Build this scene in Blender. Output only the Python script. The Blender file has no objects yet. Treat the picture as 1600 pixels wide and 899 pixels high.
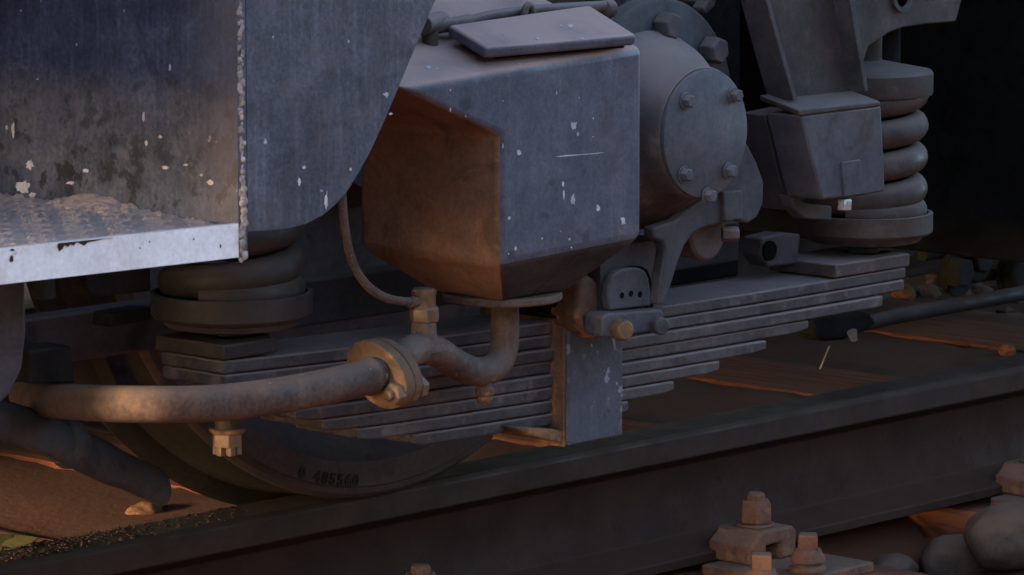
import bpy, math, random
import numpy as np
from mathutils import Vector, Matrix, noise
random.seed(7)
R = math.radians
sc = bpy.context.scene
# ------------------------------------------------------------------ camera
F = 6400.0                       # focal length in photo pixels (photo 1600 wide)
TH, PITCH, DIST = R(47), R(8.0), 5.2
fwd = Vector((math.sin(TH)*math.cos(PITCH), math.cos(TH)*math.cos(PITCH), -math.sin(PITCH)))
rgt = Vector((math.cos(TH), -math.sin(TH), 0))
upv = rgt.cross(fwd)
def ray(px, py): return (fwd*F + rgt*(px-800) - upv*(py-449.5))/F
RAIL_NEAR = -0.036
CAM = Vector((0, RAIL_NEAR, 0)) - ray(800, 728.5)*DIST
cam = bpy.data.cameras.new("camera"); co = bpy.data.objects.new("camera", cam)
sc.collection.objects.link(co); sc.camera = co
cam.lens = 36*F/1600; cam.sensor_width = 36; cam.clip_start = .05; cam.clip_end = 3000
M = Matrix((rgt, upv, -fwd)).transposed().to_4x4(); M.translation = CAM; co.matrix_world = M
cam.dof.use_dof = True; cam.dof.focus_distance = 5.05; cam.dof.aperture_fstop = 32.0
# ------------------------------------------------------------------ sky, sun, exposure
SUN_EL, SUN_AZ = R(13), R(-78)      # azimuth measured from +Y towards +X : behind the vehicle, from its front end
w = bpy.data.worlds.new("World"); sc.world = w; w.use_nodes = True
nt = w.node_tree; bg = nt.nodes['Background']
sky = nt.nodes.new('ShaderNodeTexSky'); sky.sky_type = 'NISHITA'; sky.sun_disc = False
sky.sun_elevation = SUN_EL; sky.sun_rotation = SUN_AZ
sky.ozone_density = 1.6; sky.dust_density = 1.0; sky.air_density = 1.0
nt.links.new(sky.outputs[0], bg.inputs[0]); bg.inputs[1].default_value = 0.15
sl = bpy.data.lights.new("sun", 'SUN'); sl.energy = 2.6; sl.angle = R(11); sl.color = (1.0, .72, .46)
so = bpy.data.objects.new("sun", sl); sc.collection.objects.link(so)
sdir = Vector((math.sin(SUN_AZ)*math.cos(SUN_EL), math.cos(SUN_AZ)*math.cos(SUN_EL), math.sin(SUN_EL)))
so.rotation_euler = sdir.to_track_quat('Z', 'Y').to_euler()
sc.view_settings.view_transform = 'Standard'; sc.view_settings.look = 'None'
sc.view_settings.exposure = 2.35; sc.view_settings.gamma = 1
sc.render.engine = 'CYCLES'; sc.cycles.max_bounces = 8; sc.cycles.diffuse_bounces = 5

# ------------------------------------------------------------------ pixel -> point on a real plane
def P(px, py, y):
    d = ray(px, py); return CAM + d*((y-CAM.y)/d.y)
def PX(px, py, x):
    d = ray(px, py); return CAM + d*((x-CAM.x)/d.x)
def PZ(px, py, z):
    d = ray(px, py); return CAM + d*((z-CAM.z)/d.z)
def PN(px, py, p0, n):
    d = ray(px, py); return CAM + d*((p0-CAM).dot(n)/d.dot(n))
# ------------------------------------------------------------------ materials
def nodes(name):
    m = bpy.data.materials.new(name); m.use_nodes = True
    return m, m.node_tree, m.node_tree.nodes['Principled BSDF']
def mixc(nt, fac, a, b):
    n = nt.nodes.new('ShaderNodeMix'); n.data_type = 'RGBA'
    for s, v in ((0, fac), (6, a), (7, b)):
        if isinstance(v, bpy.types.NodeSocket): nt.links.new(v, n.inputs[s])
        elif isinstance(v, tuple): n.inputs[s].default_value = (*v, 1)
        else: n.inputs[s].default_value = v
    return n.outputs[2]
def mth(nt, op, a, b=0.0, clamp=False):
    n = nt.nodes.new('ShaderNodeMath'); n.operation = op; n.use_clamp = clamp
    for i, v in enumerate((a, b)):
        if isinstance(v, bpy.types.NodeSocket): nt.links.new(v, n.inputs[i])
        else: n.inputs[i].default_value = v
    return n.outputs[0]
def ramp(nt, v, lo, hi, a=0.0, b=1.0):
    n = nt.nodes.new('ShaderNodeMapRange'); n.interpolation_type = 'SMOOTHSTEP'
    nt.links.new(v, n.inputs[0])
    for i, x in enumerate((lo, hi, a, b)): n.inputs[i+1].default_value = x
    return n.outputs[0]
def noi(nt, scale, detail=6, rough=.6, stretch=None, off=0.0, dist=0.0):
    tc = nt.nodes.new('ShaderNodeTexCoord'); mp = nt.nodes.new('ShaderNodeMapping')
    nt.links.new(tc.outputs['Object'], mp.inputs[0])
    if stretch: mp.inputs['Scale'].default_value = stretch
    mp.inputs['Location'].default_value = (off, off*.7, off*.3)
    n = nt.nodes.new('ShaderNodeTexNoise'); n.inputs['Scale'].default_value = scale
    n.inputs['Detail'].default_value = detail; n.inputs['Roughness'].default_value = rough
    n.inputs['Distortion'].default_value = dist
    nt.links.new(mp.outputs[0], n.inputs['Vector']); return n.outputs['Fac']
def zaxis(nt, which=2):
    tc = nt.nodes.new('ShaderNodeTexCoord'); s = nt.nodes.new('ShaderNodeSeparateXYZ')
    nt.links.new(tc.outputs['Object'], s.inputs[0]); return s.outputs[which]
def grime(name, c1, c2, dust=(.17, .115, .09), dust_up=.9, dust_all=.15, rough=(.45, .8), metal=0.0,
          streak=0.0, chips=None, chip_t=.74, rust=None, rust_t=.62, bump=.15, bscale=160, spec=.38, off=0.0, extra=None, grain=.13, grease=.6):
    m, nt, b = nodes(name)
    c = mixc(nt, ramp(nt, noi(nt, 9, 8, .65, off=off), .35, .65), c1, c2)
    if streak:
        s = noi(nt, 1, 5, .6, (150, 150, 8), off)
        c = mixc(nt, ramp(nt, s, .45, .75, 0, streak), c, tuple(min(1, x*1.9+.02) for x in c2))
        s2 = noi(nt, 1, 5, .6, (90, 90, 12), off+3)
        c = mixc(nt, ramp(nt, s2, .55, .8, 0, streak), c, tuple(x*.35 for x in c1))
    fg = ramp(nt, noi(nt, 210, 3, .7, off=off+31), .3, .7, 1-grain, 1+grain)
    md = ramp(nt, noi(nt, 42, 5, .75, off=off+33, dist=.6), .3, .7, 1-grain*.9, 1+grain*.9)
    hs = nt.nodes.new('ShaderNodeHueSaturation'); nt.links.new(c, hs.inputs['Color']); nt.links.new(mth(nt, 'MULTIPLY', fg, md), hs.inputs['Value']); c = hs.outputs[0]
    sp_ = ramp(nt, noi(nt, 33, 2, .4, off=off+35), .69, .76, 0, .6); c = mixc(nt, sp_, c, tuple(x*.35 for x in c1))
    gr = ramp(nt, noi(nt, 11, 7, .7, off=off+51, dist=1.2), .54, .66, 0, grease)
    c = mixc(nt, gr, c, tuple(x*.42 for x in c1))
    sm = noi(nt, 30, 5, .7, off=off+5)
    c = mixc(nt, ramp(nt, sm, .5, .75, 0, dust_all), c, dust)
    if rust:
        r = ramp(nt, noi(nt, 22, 9, .7, off=off+9), rust_t-.06, rust_t+.06)
        c = mixc(nt, r, c, rust)
    g = nt.nodes.new('ShaderNodeNewGeometry'); sx = nt.nodes.new('ShaderNodeSeparateXYZ')
    nt.links.new(g.outputs['Normal'], sx.inputs[0])
    up = ramp(nt, sx.outputs[2], .25, .8, 0, 1)
    dn = ramp(nt, noi(nt, 14, 6, .6, off=off+2), .15, .6, .55, 1)
    upf = mth(nt, 'MULTIPLY', up, mth(nt, 'MULTIPLY', dn, dust_up))
    c = mixc(nt, upf, c, dust)
    if extra: c = extra(nt, c)
    if chips:
        ch = ramp(nt, noi(nt, 75, 3, .55, off=off+11), chip_t, chip_t+.03)
        gate = ramp(nt, noi(nt, 5, 3, .5, off=off+17), .45, .6)
        c = mixc(nt, mth(nt, 'MULTIPLY', ch, gate), c, chips)
    nt.links.new(c, b.inputs['Base Color'])
    rr = ramp(nt, noi(nt, 18, 6, .6, off=off+21), .3, .7, *rough)
    rr = mth(nt, 'SUBTRACT', rr, mth(nt, 'MULTIPLY', gr, .25))
    nt.links.new(mth(nt, 'ADD', rr, mth(nt, 'MULTIPLY', upf, .3), True), b.inputs['Roughness'])
    b.inputs['Metallic'].default_value = metal; b.inputs['Specular IOR Level'].default_value = spec
    bp = nt.nodes.new('ShaderNodeBump'); bp.inputs['Strength'].default_value = bump; bp.inputs['Distance'].default_value = .002
    nt.links.new(noi(nt, bscale, 6, .65, off=off), bp.inputs['Height']); nt.links.new(bp.outputs[0], b.inputs['Normal'])
    return m
MT = {}
BL1, BL2 = (.052, .052, .067), (.098, .096, .116)
MT['paint'] = grime('worn_blue_black_paint', BL1, BL2, streak=.3, grain=.24, grease=.4, chips=(.34, .33, .36), chip_t=.73, dust_all=.35, rough=(.4, .7))
MT['box'] = grime('sandbox_paint', (.068, .069, .090), (.095, .096, .120), dust=(.44, .27, .225), streak=.13, grain=.16, grease=.3, dust_all=.12, dust_up=1.0, rough=(.38, .65), chips=(.4, .38, .4), chip_t=.76, off=3)  # dust on top faces extra pale, holding light from above too
MT['steel'] = grime('dusty_dark_steel', (.038, .035, .039), (.064, .057, .061), dust=(.13, .09, .078), dust_all=.4, off=8)
MT['cover'] = grime('dusty_grey_casting', (.062, .061, .069), (.085, .082, .090), dust=(.19, .14, .125), dust_all=.25, rust=(.06, .05, .05), rust_t=.72, off=12)
MT['house'] = grime('brown_dusty_casting', (.055, .039, .035), (.085, .060, .054), dust=(.24, .165, .145), dust_all=.5, off=14)
MT['leaf'] = grime('leaf_steel', (.038, .033, .035), (.078, .064, .062), dust=(.24, .165, .15), streak=0, dust_all=.6, rust=(.13, .065, .035), rust_t=.66, bump=.5, bscale=120, off=16)
MT['rusty'] = grime('rusty_iron', (.065, .034, .020), (.14, .072, .038), dust=(.16, .10, .07), dust_all=.3, dust_up=.4, rust=(.30, .13, .045), rust_t=.56, rough=(.6, .9), bump=.6, off=19)
MT['pipe'] = grime('old_pipe', (.062, .038, .030), (.125, .074, .052), dust=(.17, .12, .10), dust_all=.5, dust_up=.5, rust=(.15, .08, .048), rust_t=.60, chips=(.30, .23, .20), chip_t=.69, grain=.22, spec=.3, rough=(.55, .8), bump=.4, off=23)
MT['brass'] = grime('rusty_fitting', (.14, .08, .042), (.20, .115, .062), dust=(.2, .13, .09), dust_all=.3, dust_up=.4, rough=(.35, .6), metal=.25, off=29)
MT['spring'] = grime('spring_steel', (.045, .032, .027), (.072, .051, .043), dust=(.16, .11, .09), dust_all=.4, off=31)
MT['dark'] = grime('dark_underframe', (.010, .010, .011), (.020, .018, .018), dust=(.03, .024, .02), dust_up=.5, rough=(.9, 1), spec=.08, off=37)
MT['boxunder'] = grime('dark_box_bottom', (.036, .031, .029), (.055, .046, .040), dust_all=.2, dust_up=0, rough=(.8, .95), spec=.2, off=36)  # darker tone for the hopper's sloping faces
MT['dim'] = grime('shaded_iron', (.022, .019, .018), (.035, .030, .028), dust=(.05, .04, .033), dust_all=.3, dust_up=.4, rough=(.85, 1), spec=.15, off=39)  # dark iron with the shade on hidden gear put into its colour
MT['boxside'] = grime('warm_lit_rusty_side', (.18, .092, .053), (.24, .122, .072), dust=(.2, .12, .08), dust_all=.3, dust_up=.2, rust=(.20, .09, .045), rust_t=.62, rough=(.75, .9), spec=.25, chips=(.4,.34,.28), chip_t=.74, off=38)  # brown-orange base holds the warm light on this side, plus rust patches
MT['wheel'] = grime('wheel_steel', (.060, .046, .042), (.082, .064, .058), dust=(.11, .068, .052), dust_all=.4, dust_up=.1, rust=(.08, .045, .03), rust_t=.68, rough=(.7, .9), spec=.25, off=41)
MT['tread'] = grime('wheel_tread', (.12, .10, .09), (.18, .14, .12), dust_all=.1, dust_up=0, rough=(.25, .45), metal=.6, off=43)
MT['rail'] = grime('rail_steel', (.034, .016, .011), (.050, .024, .016), dust=(.075, .036, .023), dust_all=.12, dust_up=.7, grain=.06, spec=.15, grease=.3, rough=(.6, .85), bump=.4, off=47)
MT['railtop'] = grime('rail_top_polished', (.06, .045, .040), (.11, .085, .075), dust=(.06, .036, .026), dust_all=.3, dust_up=.5, rough=(.4, .6), metal=.25, spec=.3, off=49)
MT['rubber'] = grime('black_rubber', (.055, .058, .056), (.075, .076, .073), dust=(.09, .07, .06), dust_all=.35, dust_up=.3, rough=(.7, .9), off=53)
MT['fast'] = grime('rusty_fastening', (.13, .054, .032), (.21, .085, .048), dust=(.2, .12, .085), dust_all=.5, dust_up=.6, rust=(.25, .11, .055), rust_t=.58, rough=(.75, .95), bump=.7, off=59)
MT['silver'] = grime('bare_metal', (.5, .5, .5), (.6, .58, .56), dust_up=.2, rough=(.25, .4), metal=.7, off=61)
MT['hole'] = grime('shade_black', (.008, .008, .008), (.012, .012, .012), dust_up=0, dust_all=0, rough=(.95, 1), spec=.0, off=63)  # near-black, the dark of holes and gaps put into the colour
MT['stamp'] = grime('stamped_digit', (.004, .004, .004), (.006, .005, .005), dust_up=0, dust_all=0, off=64)
MT['weld'] = grime('chipped_weld', (.17, .15, .14), (.36, .30, .26), dust=(.30, .22, .18), dust_all=.6, chips=(.75, .64, .52), chip_t=.56, bump=1, off=67)
MT['splat'] = grime('dried_splash', (.50, .44, .45), (.62, .55, .55), dust_up=.2, dust_all=.2, rough=(.8, .9), off=71)
MT['stone'] = grime('ballast_stone', (.055, .034, .026), (.10, .060, .044), dust=(.16, .09, .06), dust_all=.4, rough=(.85, .95), bump=.8, off=73)
MT['stoneo'] = grime('orange_stone', (.17, .065, .028), (.25, .095, .04), dust=(.2, .1, .05), dust_all=.3, rough=(.85, .95), bump=.8, off=74)  # orange tone shared by the lump and small stones
MT['soil'] = grime('rusty_soil', (.12, .036, .015), (.23, .066, .024), dust=(.13, .055, .032), dust_all=.4, rough=(.9, 1), bump=1, bscale=60, off=79)
MT['skybank'] = grime('blocker_bank', (.035, .03, .02), (.06, .052, .035), dust_all=.2, dust_up=.1, rough=(.9, 1), off=80)  # surface of the added sky-blocking bank
MT['dusk'] = grime('dark_brown_casting', (.036, .028, .026), (.053, .041, .038), dust=(.14, .10, .09), dust_all=.35, off=81)  # darker casting, shade from the body above is in the colour
MT['footm'] = grime('dark_grey_casting', (.055, .052, .060), (.075, .070, .078), dust=(.15, .105, .10), dust_all=.3, off=82)
MT['railhead'] = grime('worn_rail_head', (.046, .031, .024), (.062, .043, .034), dust=(.08, .05, .035), dust_all=.15, dust_up=.5, grain=.08, spec=.2, grease=.3, off=48)
MT['crumb'] = grime('dry_dirt_crumbs', (.05, .026, .018), (.08, .042, .028), dust=(.08, .05, .035), dust_up=.1, off=88)
MT['springl'] = grime('shaded_spring_steel', (.028, .020, .017), (.046, .033, .028), dust=(.10, .068, .055), dust_all=.4, dust_up=.6, off=89)  # darker copy of the spring steel, left-end shade in its colour
MT['worn'] = grime('worn_dusty_ridge', (.30, .25, .25), (.42, .36, .36), dust=(.40, .32, .30), dust_up=.5, rough=(.6, .9), off=86)
MT['moss'] = grime('yellow_green_leaf', (.17, .155, .035), (.25, .22, .06), dust_up=.1, rough=(.6, .8), off=83)
MT['straw'] = grime('dry_straw', (.35, .3, .25), (.45, .4, .33), dust_up=.0, rough=(.6, .8), off=84)
MT['white'] = grime('white_edge_paint', (.86, .77, .73), (.95, .87, .82), dust=(.55, .43, .39), streak=.12, dust_all=.4, grain=.07, grease=.08, dust_up=.9, rust=(.20, .15, .15), rust_t=.70, rough=(.5, .75), bump=.3, off=87)
# wooden sleepers with grain along Y
def sleeper_mat():
    m, nt, b = nodes('weathered_wood_sleeper')
    g = noi(nt, 1, 8, .7, (40, 2.2, 40)); c = mixc(nt, ramp(nt, g, .36, .62), (.09, .023, .009), (.27, .074, .026))
    cr = ramp(nt, noi(nt, 1, 4, .6, (26, .9, 26), 4), .62, .66); c = mixc(nt, cr, c, (.02, .012, .01))
    c = mixc(nt, ramp(nt, noi(nt, 7, 6, .6, off=2), .5, .7, 0, .6), c, (.13, .07, .05))
    nt.links.new(c, b.inputs['Base Color']); b.inputs['Roughness'].default_value = .9
    bp = nt.nodes.new('ShaderNodeBump'); bp.inputs['Strength'].default_value = .8; bp.inputs['Distance'].default_value = .004
    nt.links.new(mth(nt, 'SUBTRACT', g, cr), bp.inputs['Height']); nt.links.new(bp.outputs[0], b.inputs['Normal'])
    return m
MT['wood'] = sleeper_mat()

# ------------------------------------------------------------------ mesh builder
class MB:
    def __init__(s): s.v = []; s.f = []; s.m = []; s.mi = 0
    def add(s, vs, fs):
        o = len(s.v); s.v += [Vector(v) for v in vs]
        for f in fs: s.f.append([i+o for i in f]); s.m.append(s.mi)
        return s
    def mat(s, i): s.mi = i; return s
    def loft(s, A, B):          # two matching closed rings -> solid
        n = len(A)
        return s.add(list(A)+list(B), [list(range(n))[::-1], list(range(n, 2*n))] + [[i, (i+1) % n, n+(i+1) % n, n+i] for i in range(n)])
    def prism(s, pts, y, t):    # outline seen in the photo on plane y, given real thickness t in depth
        A = [P(a, b, y) for a, b in pts]
        return s.loft(A, [p+Vector((0, t, 0)) for p in A])
    def box(s, a, b):
        x0, y0, z0 = a; x1, y1, z1 = b
        A = [(x0, y0, z0), (x1, y0, z0), (x1, y0, z1), (x0, y0, z1)]
        return s.loft([Vector(p) for p in A], [Vector((p[0], y1, p[2])) for p in A])
    def tube(s, path, r, seg=20, caps=True, sq=1.0):
        path = [Vector(p) for p in path]; n = len(path); rs = r if isinstance(r, (list, tuple)) else [r]*n
        up = None; rings = []
        for i, p in enumerate(path):
            t = (path[min(i+1, n-1)]-path[max(i-1, 0)]).normalized()
            if up is None: up = t.orthogonal().normalized()
            up = (up - t*up.dot(t)).normalized(); bi = t.cross(up)
            rings.append([p+(up*math.cos(2*math.pi*k/seg)+bi*math.sin(2*math.pi*k/seg)*sq)*rs[i] for k in range(seg)])
        vs = [v for rg in rings for v in rg]; fs = []
        for i in range(n-1):
            for k in range(seg):
                a = i*seg+k; b = i*seg+(k+1) % seg; fs.append([a, b, b+seg, a+seg])
        if caps: fs += [list(range(seg))[::-1], [(n-1)*seg+k for k in range(seg)]]
        return s.add(vs, fs)
    def cyl(s, a, b, r, seg=24, r2=None): return s.tube([a, b], [r, r if r2 is None else r2], seg)
    def lathe(s, c, ax, prof, seg=64, ang0=0.0):   # prof: (radius, distance along ax); closed at its ends
        c = Vector(c); ax = Vector(ax).normalized(); u = ax.orthogonal().normalized()
        if abs(ax.z) < .5: u = (Vector((0, 0, 1))-ax*ax.z).normalized()
        v = ax.cross(u); vs = []; fs = []
        for r, h in prof:
            for k in range(seg):
                a = ang0+2*math.pi*k/seg; vs.append(c+ax*h+(u*math.cos(a)+v*math.sin(a))*max(r, 1e-5))
        for i in range(len(prof)-1):
            for k in range(seg):
                a = i*seg+k; b = i*seg+(k+1) % seg; fs.append([a, b, b+seg, a+seg])
        if prof[0][0] > 1e-4: fs.append(list(range(seg))[::-1])
        if prof[-1][0] > 1e-4: fs.append([(len(prof)-1)*seg+k for k in range(seg)])
        return s.add(vs, fs)
    def hexn(s, c, ax, r, h, rot=0.0):    # hexagon head / nut with chamfered crown
        return s.lathe(c, ax, [(r*.97, 0), (r, h*.08), (r, h*.82), (r*.86, h)], 6, rot)
    def blob(s, c, r, seed, sub=2, rough=.35, sq=(1, 1, 1)):
        import bmesh
        bm = bmesh.new(); bmesh.ops.create_icosphere(bm, subdivisions=sub, radius=1)
        c = Vector(c); off = Vector((seed*3.1, seed*1.7, seed*.9)); vs = []
        for v in bm.verts:
            d = v.co.normalized(); k = 1+rough*(noise.noise(d*1.3+off)+.45*noise.noise(d*3.1+off))
            vs.append(c+Vector((d.x*sq[0], d.y*sq[1], d.z*sq[2]))*r*k)
        fs = [[v.index for v in f.verts] for f in bm.faces]; bm.free()
        return s.add(vs, fs)
    def splat(s, px, py, y, rpx, seed, tall=1.3, t=.0006):   # small dried splash lying proud on plane y
        rn = random.Random(seed); n = 22; pts = []
        for k in range(n):
            a = 2*math.pi*k/n; q = rpx*(.55+.45*rn.random()) * (1.5 if rn.random() < .15 else 1)
            pts.append((px+math.cos(a)*q*.75, py+math.sin(a)*q*tall))
        return s.prism(pts, y-t, t*1.6)
    def build(s, name, mats, parent=None, bevel=0.0, ang=35, segs=2, origin=None):
        org = Vector(origin) if origin is not None else (ORG.get(parent.name, Vector((0, 0, 0))) if parent else Vector((0, 0, 0)))
        me = bpy.data.meshes.new(name); me.from_pydata([tuple(v-org) for v in s.v], [], s.f); me.validate()
        import bmesh
        bm = bmesh.new(); bm.from_mesh(me); bmesh.ops.recalc_face_normals(bm, faces=bm.faces); bm.to_mesh(me); bm.free()
        for mm in (mats if isinstance(mats, (list, tuple)) else [mats]): me.materials.append(MT[mm] if isinstance(mm, str) else mm)
        for i, p in enumerate(me.polygons): p.material_index = s.m[i] if i < len(s.m) else 0; p.use_smooth = True
        me.set_sharp_from_angle(angle=R(ang)); me.update()
        o = bpy.data.objects.new(name, me); sc.collection.objects.link(o)
        if parent: o.parent = parent; ORG[o.name] = org
        else: o.location = org; ORG[o.name] = org
        if bevel:
            b = o.modifiers.new('bevel', 'BEVEL'); b.width = bevel; b.segments = segs; b.harden_normals = False
            b.limit_method = 'WEIGHT'; skip = [i for i, q in enumerate(mats) if q == 'splat'] if isinstance(mats, (list, tuple)) else []
            bm = bmesh.new(); bm.from_mesh(me); wl = bm.edges.layers.float.get('bevel_weight_edge') or bm.edges.layers.float.new('bevel_weight_edge')
            for e_ in bm.edges:
                if len(e_.link_faces) == 2 and e_.calc_face_angle(0) > R(30) and e_.link_faces[0].material_index not in skip: e_[wl] = 1
            bm.to_mesh(me); bm.free()
        return o
ORG = {}
def tag(o, label=None, cat=None, group=None, kind=None):
    for k, v in (('label', label), ('category', cat), ('group', group), ('kind', kind)):
        if v: o[k] = v
    return o
def empty(name, loc):
    o = bpy.data.objects.new(name, None); sc.collection.objects.link(o); o.location = loc; o.empty_display_size = .1
    ORG[o.name] = Vector(loc); return o
def smooth_path(pts, n=8):      # Catmull-Rom through points
    pts = [Vector(p) for p in pts]; q = [pts[0]*2-pts[1]]+pts+[pts[-1]*2-pts[-2]]; out = []
    for i in range(1, len(q)-2):
        for k in range(n):
            t = k/n; a, b, c, d = q[i-1:i+3]
            out.append(.5*((2*b)+(c-a)*t+(2*a-5*b+4*c-d)*t*t+(3*b-a-3*c+d)*t**3))
    out.append(pts[-1]); return out

# ------------------------------------------------------------------ THE SETTING: ground, sleepers, rails
def ground_h(x, y):
    h = (-.262 if y < -.02 else -.225 if y < .05 or x > 2.6 else -.194) + (.02 if y < .05 or x > 2.6 else .006)*noise.noise(Vector((x*3, y*3, 0))) + .008*noise.noise(Vector((x*14, y*14, 4)))
    if y < -.3: h -= .10*min(1, (-.3-y)/.8)
    return h
g = MB(); nx, ny = 220, 150; xs = np.concatenate([[-900, -60], np.linspace(-3, 9, nx), [60, 900]]); ys = np.concatenate([[-900, -60], np.linspace(-2, 4, ny), [60, 900]])
vs = [(x, y, ground_h(x, y)) for y in ys for x in xs]; W_ = len(xs)
g.add(vs, [[j*W_+i, j*W_+i+1, (j+1)*W_+i+1, (j+1)*W_+i] for j in range(len(ys)-1) for i in range(W_-1)])
tag(g.build('ground', 'soil'), kind='structure')
# unseen bank added behind the camera to block the low sky
b = MB(); n = 80; vs = []
for j, (yy, zz) in enumerate(((-9, -.6), (-11, 1.2), (-14, 4.2), (-18, 6.4), (-26, 7.0), (-40, 7.0))):
    for i in range(n+1):
        x = -60+150*i/n; vs.append((x, yy+.8*noise.noise(Vector((x*.2, j, 0))), zz+(.7*noise.noise(Vector((x*.15, j*.8, 5))) if j else 0)))
b.add(vs, [[j*(n+1)+i, j*(n+1)+i+1, (j+1)*(n+1)+i+1, (j+1)*(n+1)+i] for j in range(5) for i in range(n)])
tag(b.build('sky_block_bank', 'skybank'), kind='structure')

RP = [(-.036, -.006), (-.030, 0), (.030, 0), (.036, -.006), (.035, -.036), (.012, -.050), (.0085, -.075), (.0085, -.120), (.018, -.143), (.075, -.158), (.075, -.172),
      (-.075, -.172), (-.075, -.158), (-.018, -.143), (-.0085, -.120), (-.0085, -.075), (-.012, -.050), (-.035, -.036)]
def rail(yc, label):
    X = [-4+i*.25 for i in range(57)]; b = MB(); n = len(RP)
    vs = [(x, yc+p[0], p[1]) for x in X for p in RP]; fs = []
    for i in range(len(X)-1):
        for k in range(n):
            fs.append([i*n+k, i*n+(k+1) % n, (i+1)*n+(k+1) % n, (i+1)*n+k])
    fs += [list(range(n))[::-1], [(len(X)-1)*n+k for k in range(n)]]
    b.add(vs, fs)
    b.m = [1 if (i < (len(X)-1)*n and i % n == 1) else 2 if (i < (len(X)-1)*n and i % n in (17, 3, 0, 2)) else 0 for i in range(len(fs))]
    o = b.build('rail', ['rail', 'railtop', 'railhead'], bevel=.002, origin=(0, yc, -.172))
    return tag(o, label, 'rail')
rail(0, 'long steel rail in front, running across the bottom of the picture under the wheel')
rail(1.507, 'far steel rail in the dark beyond the wheels and springs')

XF = [P(648, 880, -.09).x, P(1172, 775, -.09).x]; PITCHX = XF[1]-XF[0]
def sleeper(xc, label):
    b = MB(); n = 60
    rn = random.Random(int(xc*100)); hw = .13
    nyy = 90; vs = []; prof = [(-hw, -.36), (-hw, -.194), (-hw+.006, -.187)] + [(-hw+.012+(2*hw-.024)*k/14, -.186) for k in range(1, 14)] + [(hw-.006, -.187), (hw, -.194), (hw, -.36)]
    m = len(prof)
    for j in range(nyy+1):
        y = -.62+2.75*j/nyy
        for (px_, pz_) in prof:
            q = noise.noise(Vector(((px_+xc)*30, y*1.5, xc*7)))
            vs.append((xc+px_+.004*noise.noise(Vector((y*4, px_*9, xc))), y, pz_ + (.003*q if pz_ > -.2 else 0)))
    fs = [[j*m+k, j*m+k+1, (j+1)*m+k+1, (j+1)*m+k] for j in range(nyy) for k in range(m-1)]
    fs += [list(range(m)), [nyy*m+k for k in range(m)][::-1]]
    b.add(vs, fs); o = b.build('sleeper', 'wood', origin=(xc, .75, -.36))
    return tag(o, label, 'sleeper', 'wooden sleepers under the rails')
SL = {-2: 'cracked rusty brown sleeper at the lower left, behind the rail under the hose',
      -1: 'rusty brown wooden sleeper showing behind the wheel, left of the spring buckle',
      0: 'wooden sleeper whose near end carries the orange nut at the bottom centre',
      1: 'wooden sleeper carrying the tall rail clip bolt and coach screws in front of the rail',
      2: 'wooden sleeper at the right edge, behind the loose grey stones',
      3: 'split brown wooden sleeper seen beyond the rail under the right end of the leaf spring',
      4: 'furthest brown wooden sleeper seen beyond the rail at the right edge'}
for k, lab in SL.items(): sleeper(XF[0]+PITCHX*k, lab)

_a = PZ(1262, 893, -.1705); _b = PZ(1190, 925, -.1705); SC1 = (_a.x-XF[1], _a.y); SC2 = (_b.x-XF[1], _b.y)
# rail fastenings: rib plate, clip with its bolt, two coach screws
def fastening(xc, side=-1):
    t = empty('rail_fastening', (xc, -.12, -.186)); y0 = -.12
    MB().box((xc-.085, -.235, -.1855), (xc+.085, -.077, -.171)).build('base_plate', 'fast', t, .003)
    # clip body: a stepped bridge that presses on the rail foot
    c = MB()
    outl = [(-.052, -.171), (-.052, -.146), (-.036, -.136), (-.030, -.128), (.036, -.128), (.044, -.136), (.044, -.171), (.012, -.171), (.012, -.148), (-.018, -.148), (-.018, -.171)]
    A = [Vector((xc+a, -.135, z)) for a, z in outl]; c.loft(A, [p+Vector((0, .075, 0)) for p in A])
    c.build('clip', 'fast', t, .004)
    n = MB(); n.lathe((xc, -.10, -.128), (0, 0, 1), [(.026, 0), (.026, .004)], 28); n.hexn((xc, -.10, -.1235), (0, 0, 1), .0225, .031); n.build('nut', 'fast', t, .0015)
    MB().lathe((xc, -.10, -.128), (0, 0, 1), [(.0125, 0), (.0125, .042), (.010, .045)], 20).build('bolt', 'fast', t)
    for k, (dx, dy) in enumerate((SC1, SC2)):
        s = MB(); s.lathe((xc+dx, dy, -.1705), (0, 0, 1), [(.025, 0), (.025, .006), (.019, .008), (.019, .012), (.023, .013), (.023, .019), (.019, .026), (.0165, .031)], 28)
        s.lathe((xc+dx, dy, -.142), (0, 0, 1), [(.0185, 0), (.0175, .020), (.015, .022)], 4, R(40)); s.build('coach_screw', 'fast', t, .0015)
    return t
fl = ['orange brown nut and clip of the rail fastening poking up at the bottom centre edge',
      'rusty rail fastening with tall nut, clip and square headed screws at the lower right',
      'rusty rail fastening cut by the right edge of the picture']
for k in range(3):
    if k == 0: f0 = fastening(XF[0]); f = f0
    else:
        f = f0.copy(); sc.collection.objects.link(f); f.location.x = XF[0]+PITCHX*k
        for ch in f0.children:
            c = ch.copy(); sc.collection.objects.link(c); c.parent = f
    tag(f, fl[k], 'rail fastening', 'rail fastenings along the near rail')

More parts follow.
